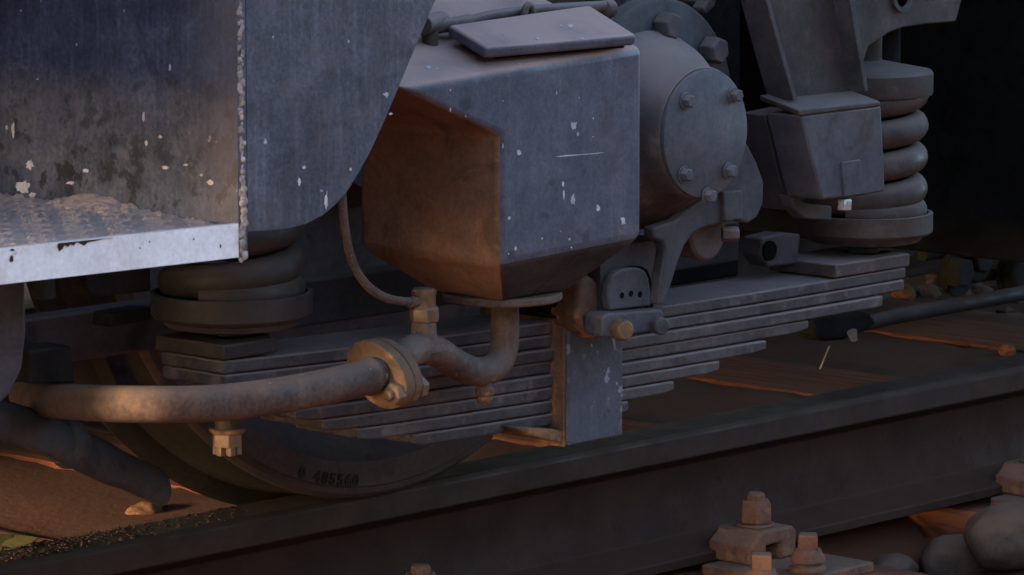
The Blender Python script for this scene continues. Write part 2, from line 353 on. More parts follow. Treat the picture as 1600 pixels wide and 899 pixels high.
# ballast: a loose mass plus the stones one can tell apart
b = MB(); rn = random.Random(3); cnt = 0
sl_x = [XF[0]+PITCHX*k for k in SL]
while cnt < 1300:
    x = rn.uniform(-1.6, 4.2); y = rn.choice([rn.uniform(-.75, -.12), rn.uniform(.1, 1.5), rn.uniform(.5, 3.2)])
    if any(abs(x-s) < .15 for s in sl_x) and -.64 < y < 2.15: continue
    if y > 0 and x < 2.6: continue
    if y < 0 and x < 1.25: continue
    b.blob((x, y, ground_h(x, y)+rn.uniform(-.005, .015)), rn.uniform(.014, .032), rn.random()*90, 1, .5, (1, .8, .7)); cnt += 1
tag(b.build('ballast', 'stone', ang=25), kind='stuff', label='loose brown ballast stones between the sleepers')
stones = [(1500, 885, -.26, .055, 'stone', 'large dark rounded stone in the lower right corner, nearest of all'),
          (1580, 838, -.20, .058, 'stone', 'broad smooth grey brown stone at the right edge below the fastening'),
          (1395, 893, -.25, .030, 'stone', 'small dark stone at the bottom edge left of the large rounded stone'),
          ]
for i, (px, py, z, r, m, lab) in enumerate(stones):
    p = PZ(px, py, z); o = MB().blob(p, r, i*5+2, 4, .16, (1.25, 1, .85)).build('stone', m, ang=80, origin=p-Vector((0, 0, r*.7)))
    tag(o, lab, 'stone', 'stones beside the rail')
for i, (px, py, r, m, lab) in enumerate([(1573, 548, .016, 'stoneo', 'small orange stone on the far sleeper above the shiny rail end at the right edge'),
                                         (228, 803, .024, 'stoneo', 'orange lump just above the rail at the lower left'),
                                         (1412, 460, .022, 'stoneo', 'brown stone in the dark just right of the leaf spring tips')]):
    p = PZ(px, py, -.185 if i != 1 else -.198); o = MB().blob(p, r, i*7+30, 4, .25, (1.3, 1, .75) if i == 1 else (1, 1, 1)).build('stone', m, origin=p-Vector((0, 0, r*.8)))
    tag(o, lab, 'stone', 'stones beyond the rail')
# yellow-green leaf and litter on the rail at the left
p = PZ(28, 856, -.0); lf = MB()
q = [(-.028, 0, .0), (-.01, .012, .006), (.012, .010, .010), (.030, 0, .006), (.012, -.010, .004), (-.01, -.011, .002)]
A = [p+Vector(a) for a in q]; lf.loft(A, [a+Vector((0, 0, .0015)) for a in A])
q2 = [(-.03, .012, .004), (-.008, .024, .012), (.012, .020, .010), (-.004, .010, .004)]
A = [p+Vector(a) for a in q2]; lf.loft(A, [a+Vector((0, 0, .0015)) for a in A])
tag(lf.build('leaf', 'moss', origin=p), 'curled yellow green leaf lying on the rail at the lower left corner', 'leaf')
b = MB(); rn = random.Random(11)
for k in range(420):
    px = rn.triangular(-30, 420, 20); x = P(px, 860, 0).x; y = rn.uniform(-.030, .034)
    px_d = rn.random()
    h = .0005+(.006*max(0, 1-(px/150.))*rn.random())
    b.blob((x, y, h), rn.uniform(.0008, .0026), k*.7, 1, .6, (1.4, .9, .6))
tag(b.build('rail_litter', 'crumb', ang=20), kind='stuff', label='crumbs of dirt and dry litter lying along the rail top')
st = MB().cyl(PZ(1281, 577, -.17), PZ(1296, 541, -.13), .0012, 8); tag(st.build('straw', 'straw', origin=PZ(1281, 577, -.17)), 'thin pale straw standing on the sleeper beyond the rail', 'straw')

# ------------------------------------------------------------------ THE VEHICLE
YL = -.385; YB = -.407; YC = YL+.05            # spring near face, buckle near face, spring centre
XBUC = P(930, 600, YB).x
loco = tag(empty('locomotive', (XBUC, .75, 0)), 'dusty blue black locomotive running gear with step, sandbox, springs and wheel standing on the rail', 'locomotive')
def part(mb, name, mats, parent=None, bevel=0.0, label=None, **k):
    o = mb.build(name, mats, parent or loco, bevel, **k)
    if label: o['label'] = label
    return o
# ---- wheels and axle
XW = P(606, 700, -.062).x; RW = .46
def wheel(yf, s):      # yf: outer face, s=+1 when the flange lies at larger y
    prof = [(.0, .012), (.085, .010), (.095, .03), (.11, .055), (.36, .060), (.385, .048), (.412, .008), (.414, .001), (.418, 0), (.444, 0), (.446, .003), (.453, .003), (.457, .007), (RW, .012), (RW+.003, .09), (RW+.006, .100), (RW+.022, .112), (RW+.028, .122), (RW+.024, .134), (RW+.008, .138), (.40, .138), (.385, .11), (.36, .085), (.12, .085), (.10, .16), (.0, .16)]
    w_ = MB().lathe((XW, yf, RW), (0, s, 0), prof, 128)
    w_.m = [1 if all(math.hypot(w_.v[q].x-XW, w_.v[q].z-RW) > RW-.001 for q in f) else 0 for f in w_.f]
    return w_
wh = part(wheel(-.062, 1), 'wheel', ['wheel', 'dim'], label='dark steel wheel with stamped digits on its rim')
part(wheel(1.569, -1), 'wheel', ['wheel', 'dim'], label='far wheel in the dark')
part(MB().cyl((XW, .05, RW), (XW, 1.45, RW), .085, 40), 'axle', 'dark')
def digits(txt, a0, step, rad, size):
    for i, ch in enumerate(txt):
        if ch == ' ': continue
        cu = bpy.data.curves.new('t', 'FONT'); cu.body = ch; cu.size = size; cu.align_x = 'CENTER'; cu.align_y = 'CENTER'; cu.extrude = .0006; cu.offset = .0007
        tmp = bpy.data.objects.new('t', cu); sc.collection.objects.link(tmp)
        dg = bpy.context.evaluated_depsgraph_get(); me = bpy.data.meshes.new_from_object(tmp.evaluated_get(dg))
        bpy.data.objects.remove(tmp)
        a = a0+i*step                                  # angle from straight down, towards +X
        c = Vector((XW+rad*math.sin(a), -.0625, RW-rad*math.cos(a)))
        rotm = Matrix.Rotation(-a, 4, 'Y') @ Matrix.Rotation(R(90), 4, 'X')
        me.transform(Matrix.Translation(c-ORG[loco.name]) @ rotm); me.materials.append(MT['stamp'])
        o = bpy.data.objects.new('stamped_digit', me); sc.collection.objects.link(o); o.parent = wh
digits('0 485560', R(-19.6), R(1.75), .437, .020)

# ---- blue front apron: front plate, side plate, step, weld
YP = -.66; XCN = P(386, 200, YP).x
edge = [(390, -330), (818, -330), (680, 0), (600, 190), (578, 238), (560, 270), (543, 298), (524, 320), (503, 337), (478, 350), (450, 357), (420, 360), (385, 362)]
pts = [P(a, b, YP) for a, b in edge]; pts[0].x = XCN; pts[-1].x = XCN
m = MB(); m.loft(pts, [p+Vector((0, .012, 0)) for p in pts])
m.mat(1)
for i, (a, b_, r_, t_) in enumerate([(510, 315, 3.2, 4.0), (468, 285, 3, 2.2), (604, 148, 5, .9), (427, 58, 1.6, 1.2), (415, 222, 3, 1.6), (548, 265, 2.5, 1.2), (475, 262, 4, .7), (545, 65, 1.6, 1), (611, 178, 4, .5)]): m.splat(a, b_, YP, r_, i+3, t_)
front = part(m, 'apron_plate', ['paint', 'splat'], bevel=.0, label='curved cut blue black front plate')
ZS = P(378, 349, YP).z; ZTOP = P(390, -330, YP).z
m = MB(); m.box((XCN-.012, YP+.0005, ZS-.033), (XCN-.0005, YP+.75, ZTOP))
m.mat(1)
def sx(px, py, r, seed, tall=1.2, t=.0007):
    rn = random.Random(seed); A = []
    for k in range(20):
        a = 2*math.pi*k/20; q = r*(.5+.5*rn.random()); A.append(PX(px+math.cos(a)*q, py+math.sin(a)*q*tall, XCN-.012-t))
    m.loft(A, [p+Vector((t*1.5, 0, 0)) for p in A])
for i, (a, b_, r_, t_) in enumerate([(46, 258, 9, 1.2), (36, 292, 17, .9), (50, 305, 9, .7), (20, 204, 3.5, 5), (10, 200, 2, 3), (58, 124, 2, 1), (32, 17, 1.5, 1), (328, 286, 8, .8), (250, 214, 4, .8), (134, 267, 7, .7), (228, 224, 3, 2), (224, 183, 2.5, 4), (265, 105, 2, 4), (258, 262, 8, .5), (290, 258, 5, .5), (110, 286, 9, .4), (314, 274, 3, 1)]): sx(a, b_, r_*.8, i+40, t_)
def side_extra(nt, c):     # road dirt thrown up the side plate: brownish bands and flakes near the step
    z = zaxis(nt, 2); y = zaxis(nt, 1)
    low = ramp(nt, z, ZS+.02-0, ZS+.22-0, 1, 0)
    n = ramp(nt, noi(nt, 26, 8, .7, off=4), .50, .62)
    c = mixc(nt, mth(nt, 'MULTIPLY', mth(nt, 'MULTIPLY', low, n), .55), c, (.14, .135, .16))
    n2 = ramp(nt, noi(nt, 34, 7, .7, off=14), .54, .60)
    c = mixc(nt, mth(nt, 'MULTIPLY', mth(nt, 'MULTIPLY', low, n2), .85), c, (.015, .017, .022))
    yb = ramp(nt, y, YP-.75-.0, YP-.75+.10, 1, 0)
    c = mixc(nt, mth(nt, 'MULTIPLY', yb, .42), c, (.17, .13, .12))
    return c
MT['side'] = grime('side_plate_paint', (.042, .046, .072), (.085, .09, .13), streak=.2, grain=.24, chips=(.36, .34, .36), chip_t=.70, dust_all=.15, rough=(.4, .7), off=5, extra=side_extra)
side = part(m, 'side_plate', ['side', 'splat'], label='worn blue black plate with pale scuffs above the step')
# weld bead running down the corner
m = MB(); rn = random.Random(5); z = ZS-.034
while z < P(390, -80, YP).z:
    r = rn.uniform(.0016, .0034)*(1.3 if z < ZS+.04 else 1)
    m.blob((XCN-.006+rn.uniform(-.003, .001), YP+rn.uniform(-.001, .004), z), r, z*70, 2, .5, (1, .8, 1.3)); z += r*rn.uniform(.5, .9)
part(m, 'weld_bead', 'weld', side, ang=60)
# step: plate, white nosing
dzs = (P(0, 389, YP).z-ZS)/(P(0, 389, YP).x-XCN)          # slight tilt along the track
XE = P(-330, 440, YP).x
def zst(x): return ZS+(x-XCN)*dzs
m = MB(); ys0, ys1 = YP+.0, YP+.50; T = .033
A = [Vector((x, ys0, zst(x)+dz)) for x, dz in ((XE, 0), (XCN-.0125, 0), (XCN-.0125, -T), (XE, -T))]
m.loft(A, [a+Vector((0, .007, 0)) for a in A])
m.mat(1)
for (pxa, seed) in ((88, 1), ):
    top = [(x_, 349+(378-x_)*.1345+0) for x_ in (178, 160, 140, 122, 92)]
    lowp = [(90, 385), (93, 393), (98, 389), (101, 383), (107, 386), (110, 382), (116, 384), (120, 378), (132, 384), (137, 379), (148, 377), (160, 374), (172, 372.5)]
    tp = [(178, 376), (92, 388)]
    m.prism([(x_, y_) for x_, y_ in lowp]+[(178, 371.6), (92, 380.4)], YP-.0008, .001)
for i, (a, b_, r_, t_) in enumerate([(18, 405, 4, 1.6), (20, 391, 6, .4), (303, 374, 1.2, 1.5), (234, 378, 1.3, 1), (219, 388, 1.2, 1), (345, 385, 1.5, 2)]): m.splat(a, b_, YP, r_, i+70, t_)
stp = part(m, 'step', ['white', 'rail'], bevel=.0015, label='worn step with white painted front edge')
# tread plate with raised pattern, dust drift against the side plate
m = MB(); nx, ny = 330, 230; vs = []
for j in range(ny+1):
    y = ys0+.0072+(ys1-ys0-.0072)*j/ny
    for i in range(nx+1):
        x = XE+.004+(XCN-.0128-XE-.004)*i/nx
        u, v = x/.050, y/.032
        cellv = math.floor(v); du = (u+.5*(cellv % 2)) % 1-.5; dv = v % 1-.5
        ridge = max(0, 1-abs(abs(du)*2+abs(dv)*2-.5)/.16, 1-abs((.5-abs(du))*2+(.5-abs(dv))*2-.5)/.16)
        h = .0036*min(1, ridge*1.7)*(0.7+.6*noise.noise(Vector((x*12, y*12, 1))))
        d = XCN-x
        drift = .009*math.exp(-((d/.045)**2))*(0.55+.7*noise.noise(Vector((y*9, 3, 3)))) + .013*math.exp(-((d/.04)**2)-((y-(YP+.21))/.05)**2)
        crumb = .0022*noise.noise(Vector((x*70, y*70, 0)))+.0012*noise.noise(Vector((x*190, y*190, 0)))
        dd = drift*max(0, 1-.0)
        edge_fade = min(1, (y-ys0)/.03)
        vs.append((x, y, zst(x)-.0045+max(h*(1-min(1, dd*90)), 0)+dd*edge_fade+crumb*(.5+min(1, dd*120))))
m.add(vs, [[j*(nx+1)+i, j*(nx+1)+i+1, (j+1)*(nx+1)+i+1, (j+1)*(nx+1)+i] for j in range(ny) for i in range(nx)])
m.m = [1 if (lambda a: a[2]-zst(a[0])+.0045 > .0022 and XCN-a[0] > .06 and noise.noise(Vector((a[0]*25, a[1]*25, 2))) > -.15)(vs[f[0]]) else 0 for f in m.f]
def tread_extra(nt, c):
    x = zaxis(nt, 0); lim = XCN-XBUC
    d = ramp(nt, mth(nt, 'ADD', x, mth(nt, 'MULTIPLY', noi(nt, 15, 5), .08)), lim-.09+.04, lim-.0+.02, 0, .95)
    return mixc(nt, d, c, (.40, .27, .22))
MT['treadplate'] = grime('tread_plate', (.07, .055, .05), (.15, .11, .10), dust=(.46, .32, .27), dust_all=.5, dust_up=.75, rough=(.7, .95), bump=.7, bscale=240, off=91, grain=.45, extra=tread_extra)
part(m, 'tread_plate', ['treadplate', 'worn'], stp, ang=80)
m = MB(); m.blob((PZ(38, 368, ZS-.02)), .010, 4, 3, .35, (1.3, 1, .7)); 
peb = m.build('pebble', 'stone', origin=PZ(38, 368, ZS-.028)); tag(peb, 'small pale pebble lying on the tread plate of the step', 'pebble')
# ---- sandbox
YF = -.53; DB = .215
XR = P(1004, 220, YF).x; XL = P(781, 300, YF).x
A_ = P(626, 138, YF); B_ = P(1005, 74, YF); C_ = P(1003, 372, YF); D_ = P(779, 416, YF); E_ = P(783, 212, YF); F_ = P(622, 149, YF)
B_.x = C_.x = XR; D_.x = E_.x = XL; A_.x = F_.x
tilt = .33
m = MB(); front_ = [A_, B_, C_, D_, E_]
back_ = []
for p in front_:
    q = p+Vector((0, DB, 0))
    if p is A_ or p is B_: q.z += tilt*DB
    back_.append(q)
# hopper bottom
zc = P(790, 456, YF+DB/2).z; cx = P(782, 455, YF+DB/2).x; cy = YF+DB/2+.0
hr = .052
H = [Vector((cx+hr*a, cy+hr*b_, zc)) for a, b_ in ((1, -1), (-1, -1), (-1, 1), (1, 1))]
# 0 A 1 B 2 C 3 D 4 E (front), 5-9 the same at the back, 10-13 hopper outlet
m.add(front_+back_+H, [[0, 1, 2, 3, 4], [5, 9, 8, 7, 6], [0, 5, 6, 1], [1, 6, 7, 2], [4, 3, 8, 9], [0, 4, 9, 5], [3, 2, 10, 11], [8, 3, 11, 12], [7, 8, 12, 13], [2, 7, 13, 10], [10, 13, 12, 11]])
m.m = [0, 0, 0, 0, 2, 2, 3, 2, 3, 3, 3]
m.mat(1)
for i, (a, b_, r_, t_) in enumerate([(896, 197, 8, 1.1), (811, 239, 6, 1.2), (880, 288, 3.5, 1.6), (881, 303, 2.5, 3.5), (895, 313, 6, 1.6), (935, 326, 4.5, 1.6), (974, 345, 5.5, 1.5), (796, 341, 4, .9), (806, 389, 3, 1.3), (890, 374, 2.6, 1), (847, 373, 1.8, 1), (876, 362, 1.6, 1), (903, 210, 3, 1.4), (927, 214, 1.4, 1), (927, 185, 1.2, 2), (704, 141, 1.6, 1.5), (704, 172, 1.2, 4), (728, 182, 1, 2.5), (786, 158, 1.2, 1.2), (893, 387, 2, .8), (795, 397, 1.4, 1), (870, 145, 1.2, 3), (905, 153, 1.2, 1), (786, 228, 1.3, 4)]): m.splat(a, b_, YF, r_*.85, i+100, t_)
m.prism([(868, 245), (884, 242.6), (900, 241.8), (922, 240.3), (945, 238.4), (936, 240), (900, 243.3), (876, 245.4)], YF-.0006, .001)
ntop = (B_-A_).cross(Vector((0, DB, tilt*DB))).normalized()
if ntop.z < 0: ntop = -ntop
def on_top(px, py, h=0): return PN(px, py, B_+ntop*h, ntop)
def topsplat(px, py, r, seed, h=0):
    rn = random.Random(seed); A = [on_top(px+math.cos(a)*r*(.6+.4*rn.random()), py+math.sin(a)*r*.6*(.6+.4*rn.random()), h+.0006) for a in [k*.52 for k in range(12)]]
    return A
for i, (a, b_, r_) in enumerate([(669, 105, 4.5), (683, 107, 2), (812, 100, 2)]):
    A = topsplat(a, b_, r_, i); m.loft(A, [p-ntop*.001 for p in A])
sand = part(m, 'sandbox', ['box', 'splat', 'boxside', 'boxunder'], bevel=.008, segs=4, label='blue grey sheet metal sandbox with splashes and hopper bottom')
m = MB(); L = [on_top(757, 93, .010), on_top(992, 72, .010), on_top(917, 24, .010), on_top(697, 56, .010)]
m.loft(L, [p+ntop*.013 for p in L]); 
m.mat(1)
for i, (a, b_, r_) in enumerate([(891, 40, 5), (840, 60, 4), (876, 40, 2.5), (787, 54, 2.5), (910, 60, 2)]):
    A = topsplat(a, b_, r_, i+20, .0232); m.loft(A, [p-ntop*.001 for p in A])
lid = part(m, 'lid', ['box', 'splat'], sand, .004, segs=3)
m = MB(); L2 = [on_top(775, 92, 0), on_top(975, 75, 0), on_top(915, 30, 0), on_top(715, 60, 0)]
m.loft(L2, [p+ntop*.0105 for p in L2]); part(m, 'lid_seal', 'dark', sand)
# lid clamp bar, loop and posts
Yb = YF+.085
pth = smooth_path([P(672, 44, Yb), P(690, 40, Yb), P(725, 36, Yb), P(765, 26, Yb), P(812, 19, Yb), P(870, 14, Yb), P(945, 10, Yb)], 6)
m = MB().tube(pth, [.0085 if i < 14 else .0065 for i in range(len(pth))], 14, sq=1.0)
m.cyl(P(660, 40, Yb-.01), P(690, 33, Yb+.01), .011, 18)
clamp = part(m, 'clamp_bar', 'house', sand, .001)
part(MB().lathe(P(950, 14, Yb), P(950, 14, Yb)-P(940, 15, Yb), [(.004, -.01), (.010, -.006), (.0115, 0), (.010, .006), (.004, .009)], 24), 'knob', 'house', clamp)
m = MB(); c = P(826, 26, Yb-.012); lp = [c+Vector((math.cos(a)*.0075, 0, math.sin(a)*.0125)) for a in [k*2*math.pi/20 for k in range(21)]]
m.tube(lp, .0042, 10, caps=False); part(m, 'loop', 'house', clamp)
part(MB().cyl(P(672, 100, Yb), P(672, 40, Yb), .009, 18), 'post', 'house', clamp)
part(MB().cyl(P(940, 40, Yb+.02), P(940, 12, Yb+.02), .006, 14), 'post', 'house', clamp)
# ---- sand ejector: outlet flange, elbow pipe, T fitting, flanged joint, big pipe, thin air tube
YO = cy
part(MB().lathe((cx+.002, YO, zc-.008), (0, 0, 1), [(.066, 0), (.068, .002), (.068, .007), (.066, .009)], 48), 'outlet_flange', 'pipe', sand, .0)
el = smooth_path([P(789, 460, YO), P(789, 490, YO), P(789, 520, YO), P(787, 545, YO), P(779, 566, YO-.003), P(762, 579, YO-.008), P(738, 580, YO-.014), P(712, 569, YO-.022), P(688, 553, YO-.032), P(664, 544, YO-.042), P(642, 549, YO-.052), P(618, 567, YO-.062)], 6)
sp = part(MB().tube(el, [.0158+.0015*(i/len(el)) for i in range(len(el))], 24), 'sand_pipe', 'pipe', label='rusty bent sand pipe below the sandbox')
part(MB().lathe(P(757, 588, YO-.012), (0, 0, -1), [(.012, -.006), (.013, .004), (.009, .007), (.009, .012), (.011, .014), (.011, .020), (.009, .022), (.0095, .026), (.006, .031)], 18), 'drain_plug', 'rusty', sp)
Yt = YO-.045; t0 = P(662, 548, Yt); t1 = P(662, 503, Yt)
m = MB().tube([t0, t0.lerp(t1, .35), t1], [.020, .0145, .0135], 20)
tee = part(m, 'tee_branch', 'pipe', sp)
m = MB(); m.hexn(P(663, 502, Yt), (0, 0, 1), .0165, .017, R(12)); m.build('hex_nut', 'brass', sp, .0008)
m = MB(); m.lathe(P(663, 482, Yt), (0, 0, 1), [(.009, 0), (.0125, .002), (.0125, .014), (.0135, .016), (.0135, .020), (.011, .022)], 20); part(m, 'union_cap', 'brass', sp)
tb = smooth_path([P(652, 472, Yt), P(630, 471, Yt), P(604, 466, Yt), P(580, 452, Yt+.002), P(560, 428, Yt+.004), P(546, 395, Yt+.006), P(538, 350, Yt+.008), P(534, 300, Yt+.01), P(532, 240, Yt+.02), P(532, 170, Yt+.03)], 8)
air = part(MB().tube(tb, .0049, 12), 'air_tube', 'pipe', label='thin bent brown air tube behind the front plate')
part(MB().cyl(P(652, 472, Yt), P(640, 472, Yt), .0062, 14), 'tube_sleeve', 'pipe', air)
# flange pair, normal along the big pipe
Yf2 = YO-.066; fc = P(603, 582, Yf2); nrm = (P(540, 597, Yf2-.004)-P(640, 570, Yf2+.0)).normalized()
maj = (Vector((0, -.88, -.48))); maj = (maj-nrm*maj.dot(nrm)).normalized(); mnr = nrm.cross(maj)
def oval(c, n, a, b_, t, seg=40):
    A = []
    for k in range(seg):
        an = 2*math.pi*k/seg; A.append(c+maj*(a*math.copysign(abs(math.cos(an))**.92, math.cos(an)))+mnr*(b_*math.sin(an)))
    return MB().loft(A, [p+n*t for p in A])
part(oval(fc-nrm*.013, nrm, .044, .031, .0125), 'flange', 'rusty', sp, .0015)
fl1 = part(oval(fc+nrm*.001, nrm, .045, .032, .0145), 'flange', 'rusty', sp, .0015)
for sgn in (1,):
    pc = fc+maj*(.034*sgn)
    m = MB(); m.lathe(pc+nrm*.0135, nrm, [(.0122, 0), (.0125, .001), (.0125, .010), (.011, .012), (.0065, .012), (.0065, .0175), (.005, .019)], 6, .3)
    part(m, 'flange_nut', 'brass', sp, .0008)
    part(MB().hexn(pc-nrm*.014, -nrm, .0125, .010, .2), 'bolt_head', 'brass', sp, .0008)
bp_ = smooth_path([fc+nrm*.002, P(575, 589, Yf2-.002), P(530, 600, Yf2-.002), P(470, 612, Yf2), P(410, 622, Yf2+.004), P(350, 629, Yf2+.012), P(290, 632, Yf2+.02), P(230, 632, Yf2+.035), P(175, 631, Yf2+.08), P(125, 629, Yf2+.17), P(80, 626, Yf2+.28), P(40, 620, Yf2+.40)], 8)
m = MB(); nb = len(bp_); m.tube(bp_, [.0190 + (.002 if 6 < i < 9 else 0) for i in range(nb)], 28)
big = part(m, 'discharge_pipe', 'pipe', label='thick rusty pipe curving away to the left')
# black sand hose end lying towards the rail at left
hs = [P(-60, 640, -.20), P(40, 668, -.19), P(95, 690, -.18), P(150, 716, -.17), P(247, 760, -.15)]
m = MB().tube(smooth_path(hs, 5), [.027]*6+[.028]*5+[.029]*6+[.026]*4, 30, sq=.62)
hose = part(m, 'sand_hose', 'rubber', label='black rubber hose end pointing at the wheel')
m = MB().tube([P(96, 688, -.18), P(108, 694, -.179), P(118, 699, -.178)], [.028, .030, .026], 30, sq=.85); part(m, 'hose_collar', 'rubber', hose)

# ---- leaf spring
XBc = XBUC
K = [(866, 503), (760, 512), (670, 519), (975, 491), (1100, 470), (1250, 444), (1415, 415), (600, 535), (352, 567)]
pp = [P(a, b_, YL) for a, b_ in K]; cf = np.polyfit([p.x-XBc for p in pp], [p.z for p in pp], 2)
def ztop(x): u = x-XBc; return cf[0]*u*u+cf[1]*u+cf[2]
TL = .0153
ends = [P(a, b_, YL).x-XBc for a, b_ in ((1416, 422), (1414, 440), (1377, 468), (1266, 508), (1197, 541), (1124, 574), (1054, 607), (983, 637))]
lroot = None; LR = -(P(352, 567, YL).x-XBc)/ends[0]
for k, eR in enumerate(ends):
    eL = P((350, 352, 388, 424, 460, 505, 560, 650)[k], (567, 575, 590, 605, 620, 635, 648, 663)[k], YL).x-XBc
    m = MB(); n = 28; prof = []; vs = []
    for i in range(n+1):
        x = eL+(eR-eL)*i/n; tz = ztop(XBc+x)-TL*k
        tw = .0 if k < 3 else max(0, (min(i, n-i) == 0)*.003)
        slack = .0012*noise.noise(Vector((k*3.3, x*2, 0)))
        for (yy, zz) in ((YL+slack+.0022*(k % 2)-.0015*(k % 3), -.0012), (YL+.1, -.0012), (YL+.1, -TL+.0004+tw), (YL+slack+.0022*(k % 2)-.0015*(k % 3), -TL+.0004+tw)):
            vs.append((XBc+x, yy, tz+zz))
    fs = [[i*4+a, i*4+(a+1) % 4, (i+1)*4+(a+1) % 4, (i+1)*4+a] for i in range(n) for a in range(4)]+[[3, 2, 1, 0], [n*4, n*4+1, n*4+2, n*4+3]]
    m.add(vs, fs)
    if k == 0: lroot = part(m, 'leaf_spring', 'leaf', bevel=.0022, label='long stacked leaf spring')
    else: part(m, 'leaf', 'leaf', lroot, .0022)
# buckle
m = MB(); zt, zb = P(925, 470, YB).z, P(928, 690, YB).z; xl, xr = P(888, 600, YB).x, P(974, 600, YB).x
bz = P(974, 683, YB).z
m.box((xl, YB, zb), (xr, YL+.12, zt))
buck = part(m, 'buckle', [grime('buckle_iron', (.045, .048, .058), (.07, .072, .085), dust=(.15, .14, .15), dust_all=.45, chips=(.22, .22, .25), chip_t=.62, bump=.5, off=97, rust=(.09, .06, .05), rust_t=.68)], lroot, .003)
m = MB(); m.box((xl-.0035, YB+.004, zb-.001), (xl+.0005, YL+.11, zt-.003)); part(m, 'buckle_side', 'rusty', lroot, .001)  # orange sheet, warm light on the buckle's left side put into its colour
m = MB().prism([(800, 667), (868, 671), (884, 676), (886, 694), (868, 691), (830, 682)], YB+.006, .10); part(m, 'bottom_plate', 'rusty', lroot, .002)

# ---- coil springs standing on the leaf ends
def coil(cxp, cup_y, full, labels):
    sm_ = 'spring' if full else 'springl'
    c = P(cxp, cup_y, YC); z0 = c.z; x0 = c.x
    m = MB().lathe((x0, YC, z0), (0, 0, 1), [(.074, -.003), (.083, .0), (.087, .004), (.087, .027), (.082, .0275), (.081, .012), (.0, .010)], 72)
    root = part(m, 'coil_spring_cup', sm_, label=labels)
    part(MB().lathe((x0, YC, z0), (0, 0, -1), [(.078, .0), (.070, .009), (.035, .016), (.020, .018), (.020, .036)], 48), 'cup_stem', 'steel', root)
    rw, rm, pt = .0180, .0618, .0400; turns = 4.4 if full else 3.5
    pth = []; n = int(turns*48)
    for i in range(n+1):
        t = i/48; h = z0+.030+pt*max(0, t-.6)*(1 if full else 1.0)
        a = t*2*math.pi+R(200); pth.append((x0+rm*math.cos(a), YC+rm*math.sin(a), h))
    part(MB().tube(pth, rw, 18), 'coil', sm_, root)
    return root, x0, z0
rR, xr0, zr0 = coil(1350, 364, True, 'right coil spring seat holding the coil')
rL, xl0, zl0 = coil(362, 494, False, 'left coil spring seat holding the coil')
ztp = P(1352, 148, YC).z
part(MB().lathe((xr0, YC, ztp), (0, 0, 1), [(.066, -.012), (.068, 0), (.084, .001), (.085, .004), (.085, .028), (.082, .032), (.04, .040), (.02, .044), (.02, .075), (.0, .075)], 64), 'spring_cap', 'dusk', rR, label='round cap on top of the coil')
# end clips and pads
for (x0, z0, nm, pxs) in ((xr0, zr0, 'r', ((1303, 397), (1421, 397), (1421, 420), (1303, 424))),):
    a = P(1305, 410, YL-.003); b2 = P(1421, 402, YL-.003)
    m = MB(); zz = ztop(xr0); m.box((a.x, YL-.004, zz+.0005), (b2.x, YL+.104, zz+.017)); m.box((xr0-.028, YC-.03, zz+.017), (xr0+.028, YC+.03, z0-.03)); part(m, 'spring_pad', 'house', lroot, .002)
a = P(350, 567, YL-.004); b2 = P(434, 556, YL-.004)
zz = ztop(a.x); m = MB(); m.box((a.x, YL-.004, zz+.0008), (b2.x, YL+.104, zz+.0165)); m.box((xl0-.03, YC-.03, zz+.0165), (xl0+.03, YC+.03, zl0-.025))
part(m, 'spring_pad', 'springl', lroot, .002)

# castle nut hanging under the left spring end
yb = YL-.05; top = P(355, 650, yb)
m = MB().cyl(P(355, 606, yb), P(355, 688, yb), .0135, 20)
stud = part(m, 'spring_stud', 'pipe', lroot)
m = MB().lathe(P(355, 676, yb), (0, 0, 1), [(.0175, 0), (.019, .002), (.019, .0035), (.0175, .005)], 32); part(m, 'washer', 'rusty', lroot)
m = MB(); c = P(355, 697, yb); m.hexn(c, (0, 0, 1), .0165, .016, R(8))
for k in range(6):
    a = R(8)+k*math.pi/3; m.box((c.x+math.cos(a)*.0105-.0035, c.y+math.sin(a)*.0105-.0035, c.z-.009), (c.x+math.cos(a)*.0105+.0035, c.y+math.sin(a)*.0105+.0035, c.z+.001))
m.cyl(c-Vector((0, 0, .007)), c, .008, 14); part(m, 'castle_nut', 'brass', lroot, .0007)

# ---- axle box with round cover
cd = P(1104, 209, -.515); k0 = .079
m = MB().lathe(cd+Vector((0, .006, 0)), (0, 1, 0), [(.0745, 0), (.0765, .003), (.078, .02), (.088, .035), (.103, .055), (.112, .075), (.115, .10), (.115, .17), (.11, .30), (.0, .30)], 72)
ax = part(m, 'axle_box', 'house', label='dusty brown cylindrical axle box')
m = MB().lathe(cd, (0, -1, 0), [(.0735, -.0055), (.0735, -.001), (.072, 0), (0.0, .0005)], 72)
part(m, 'round_cover', 'cover', ax, label='grey round cover disc with hex bolts')
for (a, b_) in ((1071, 158), (1146, 149), (1068, 273), (1138, 267), (1105, 306)):
    c = P(a, b_, -.517); m = MB(); m.lathe(c, (0, -1, 0), [(.0098, 0), (.0098, .0012)], 20); m.hexn(c+Vector((0, -.001, 0)), (0, -1, 0), .0076, .009, .3); part(m, 'cover_bolt', 'cover', ax, .0006)
fc2 = P(1032, 178, -.425)
part(MB().lathe(fc2, (0, 1, 0), [(.128, 0), (.134, .004), (.134, .024), (.13, .026), (.0, .026)], 80), 'flange_ring', 'steel', ax)
for (a, b_) in ((1033, 40), (1105, 78), (1128, 160)):
    c = P(a, b_, -.427); m = MB(); m.hexn(c, (0, -1, 0), .0165, .022, .2); part(m, 'flange_bolt', 'steel', ax, .001)
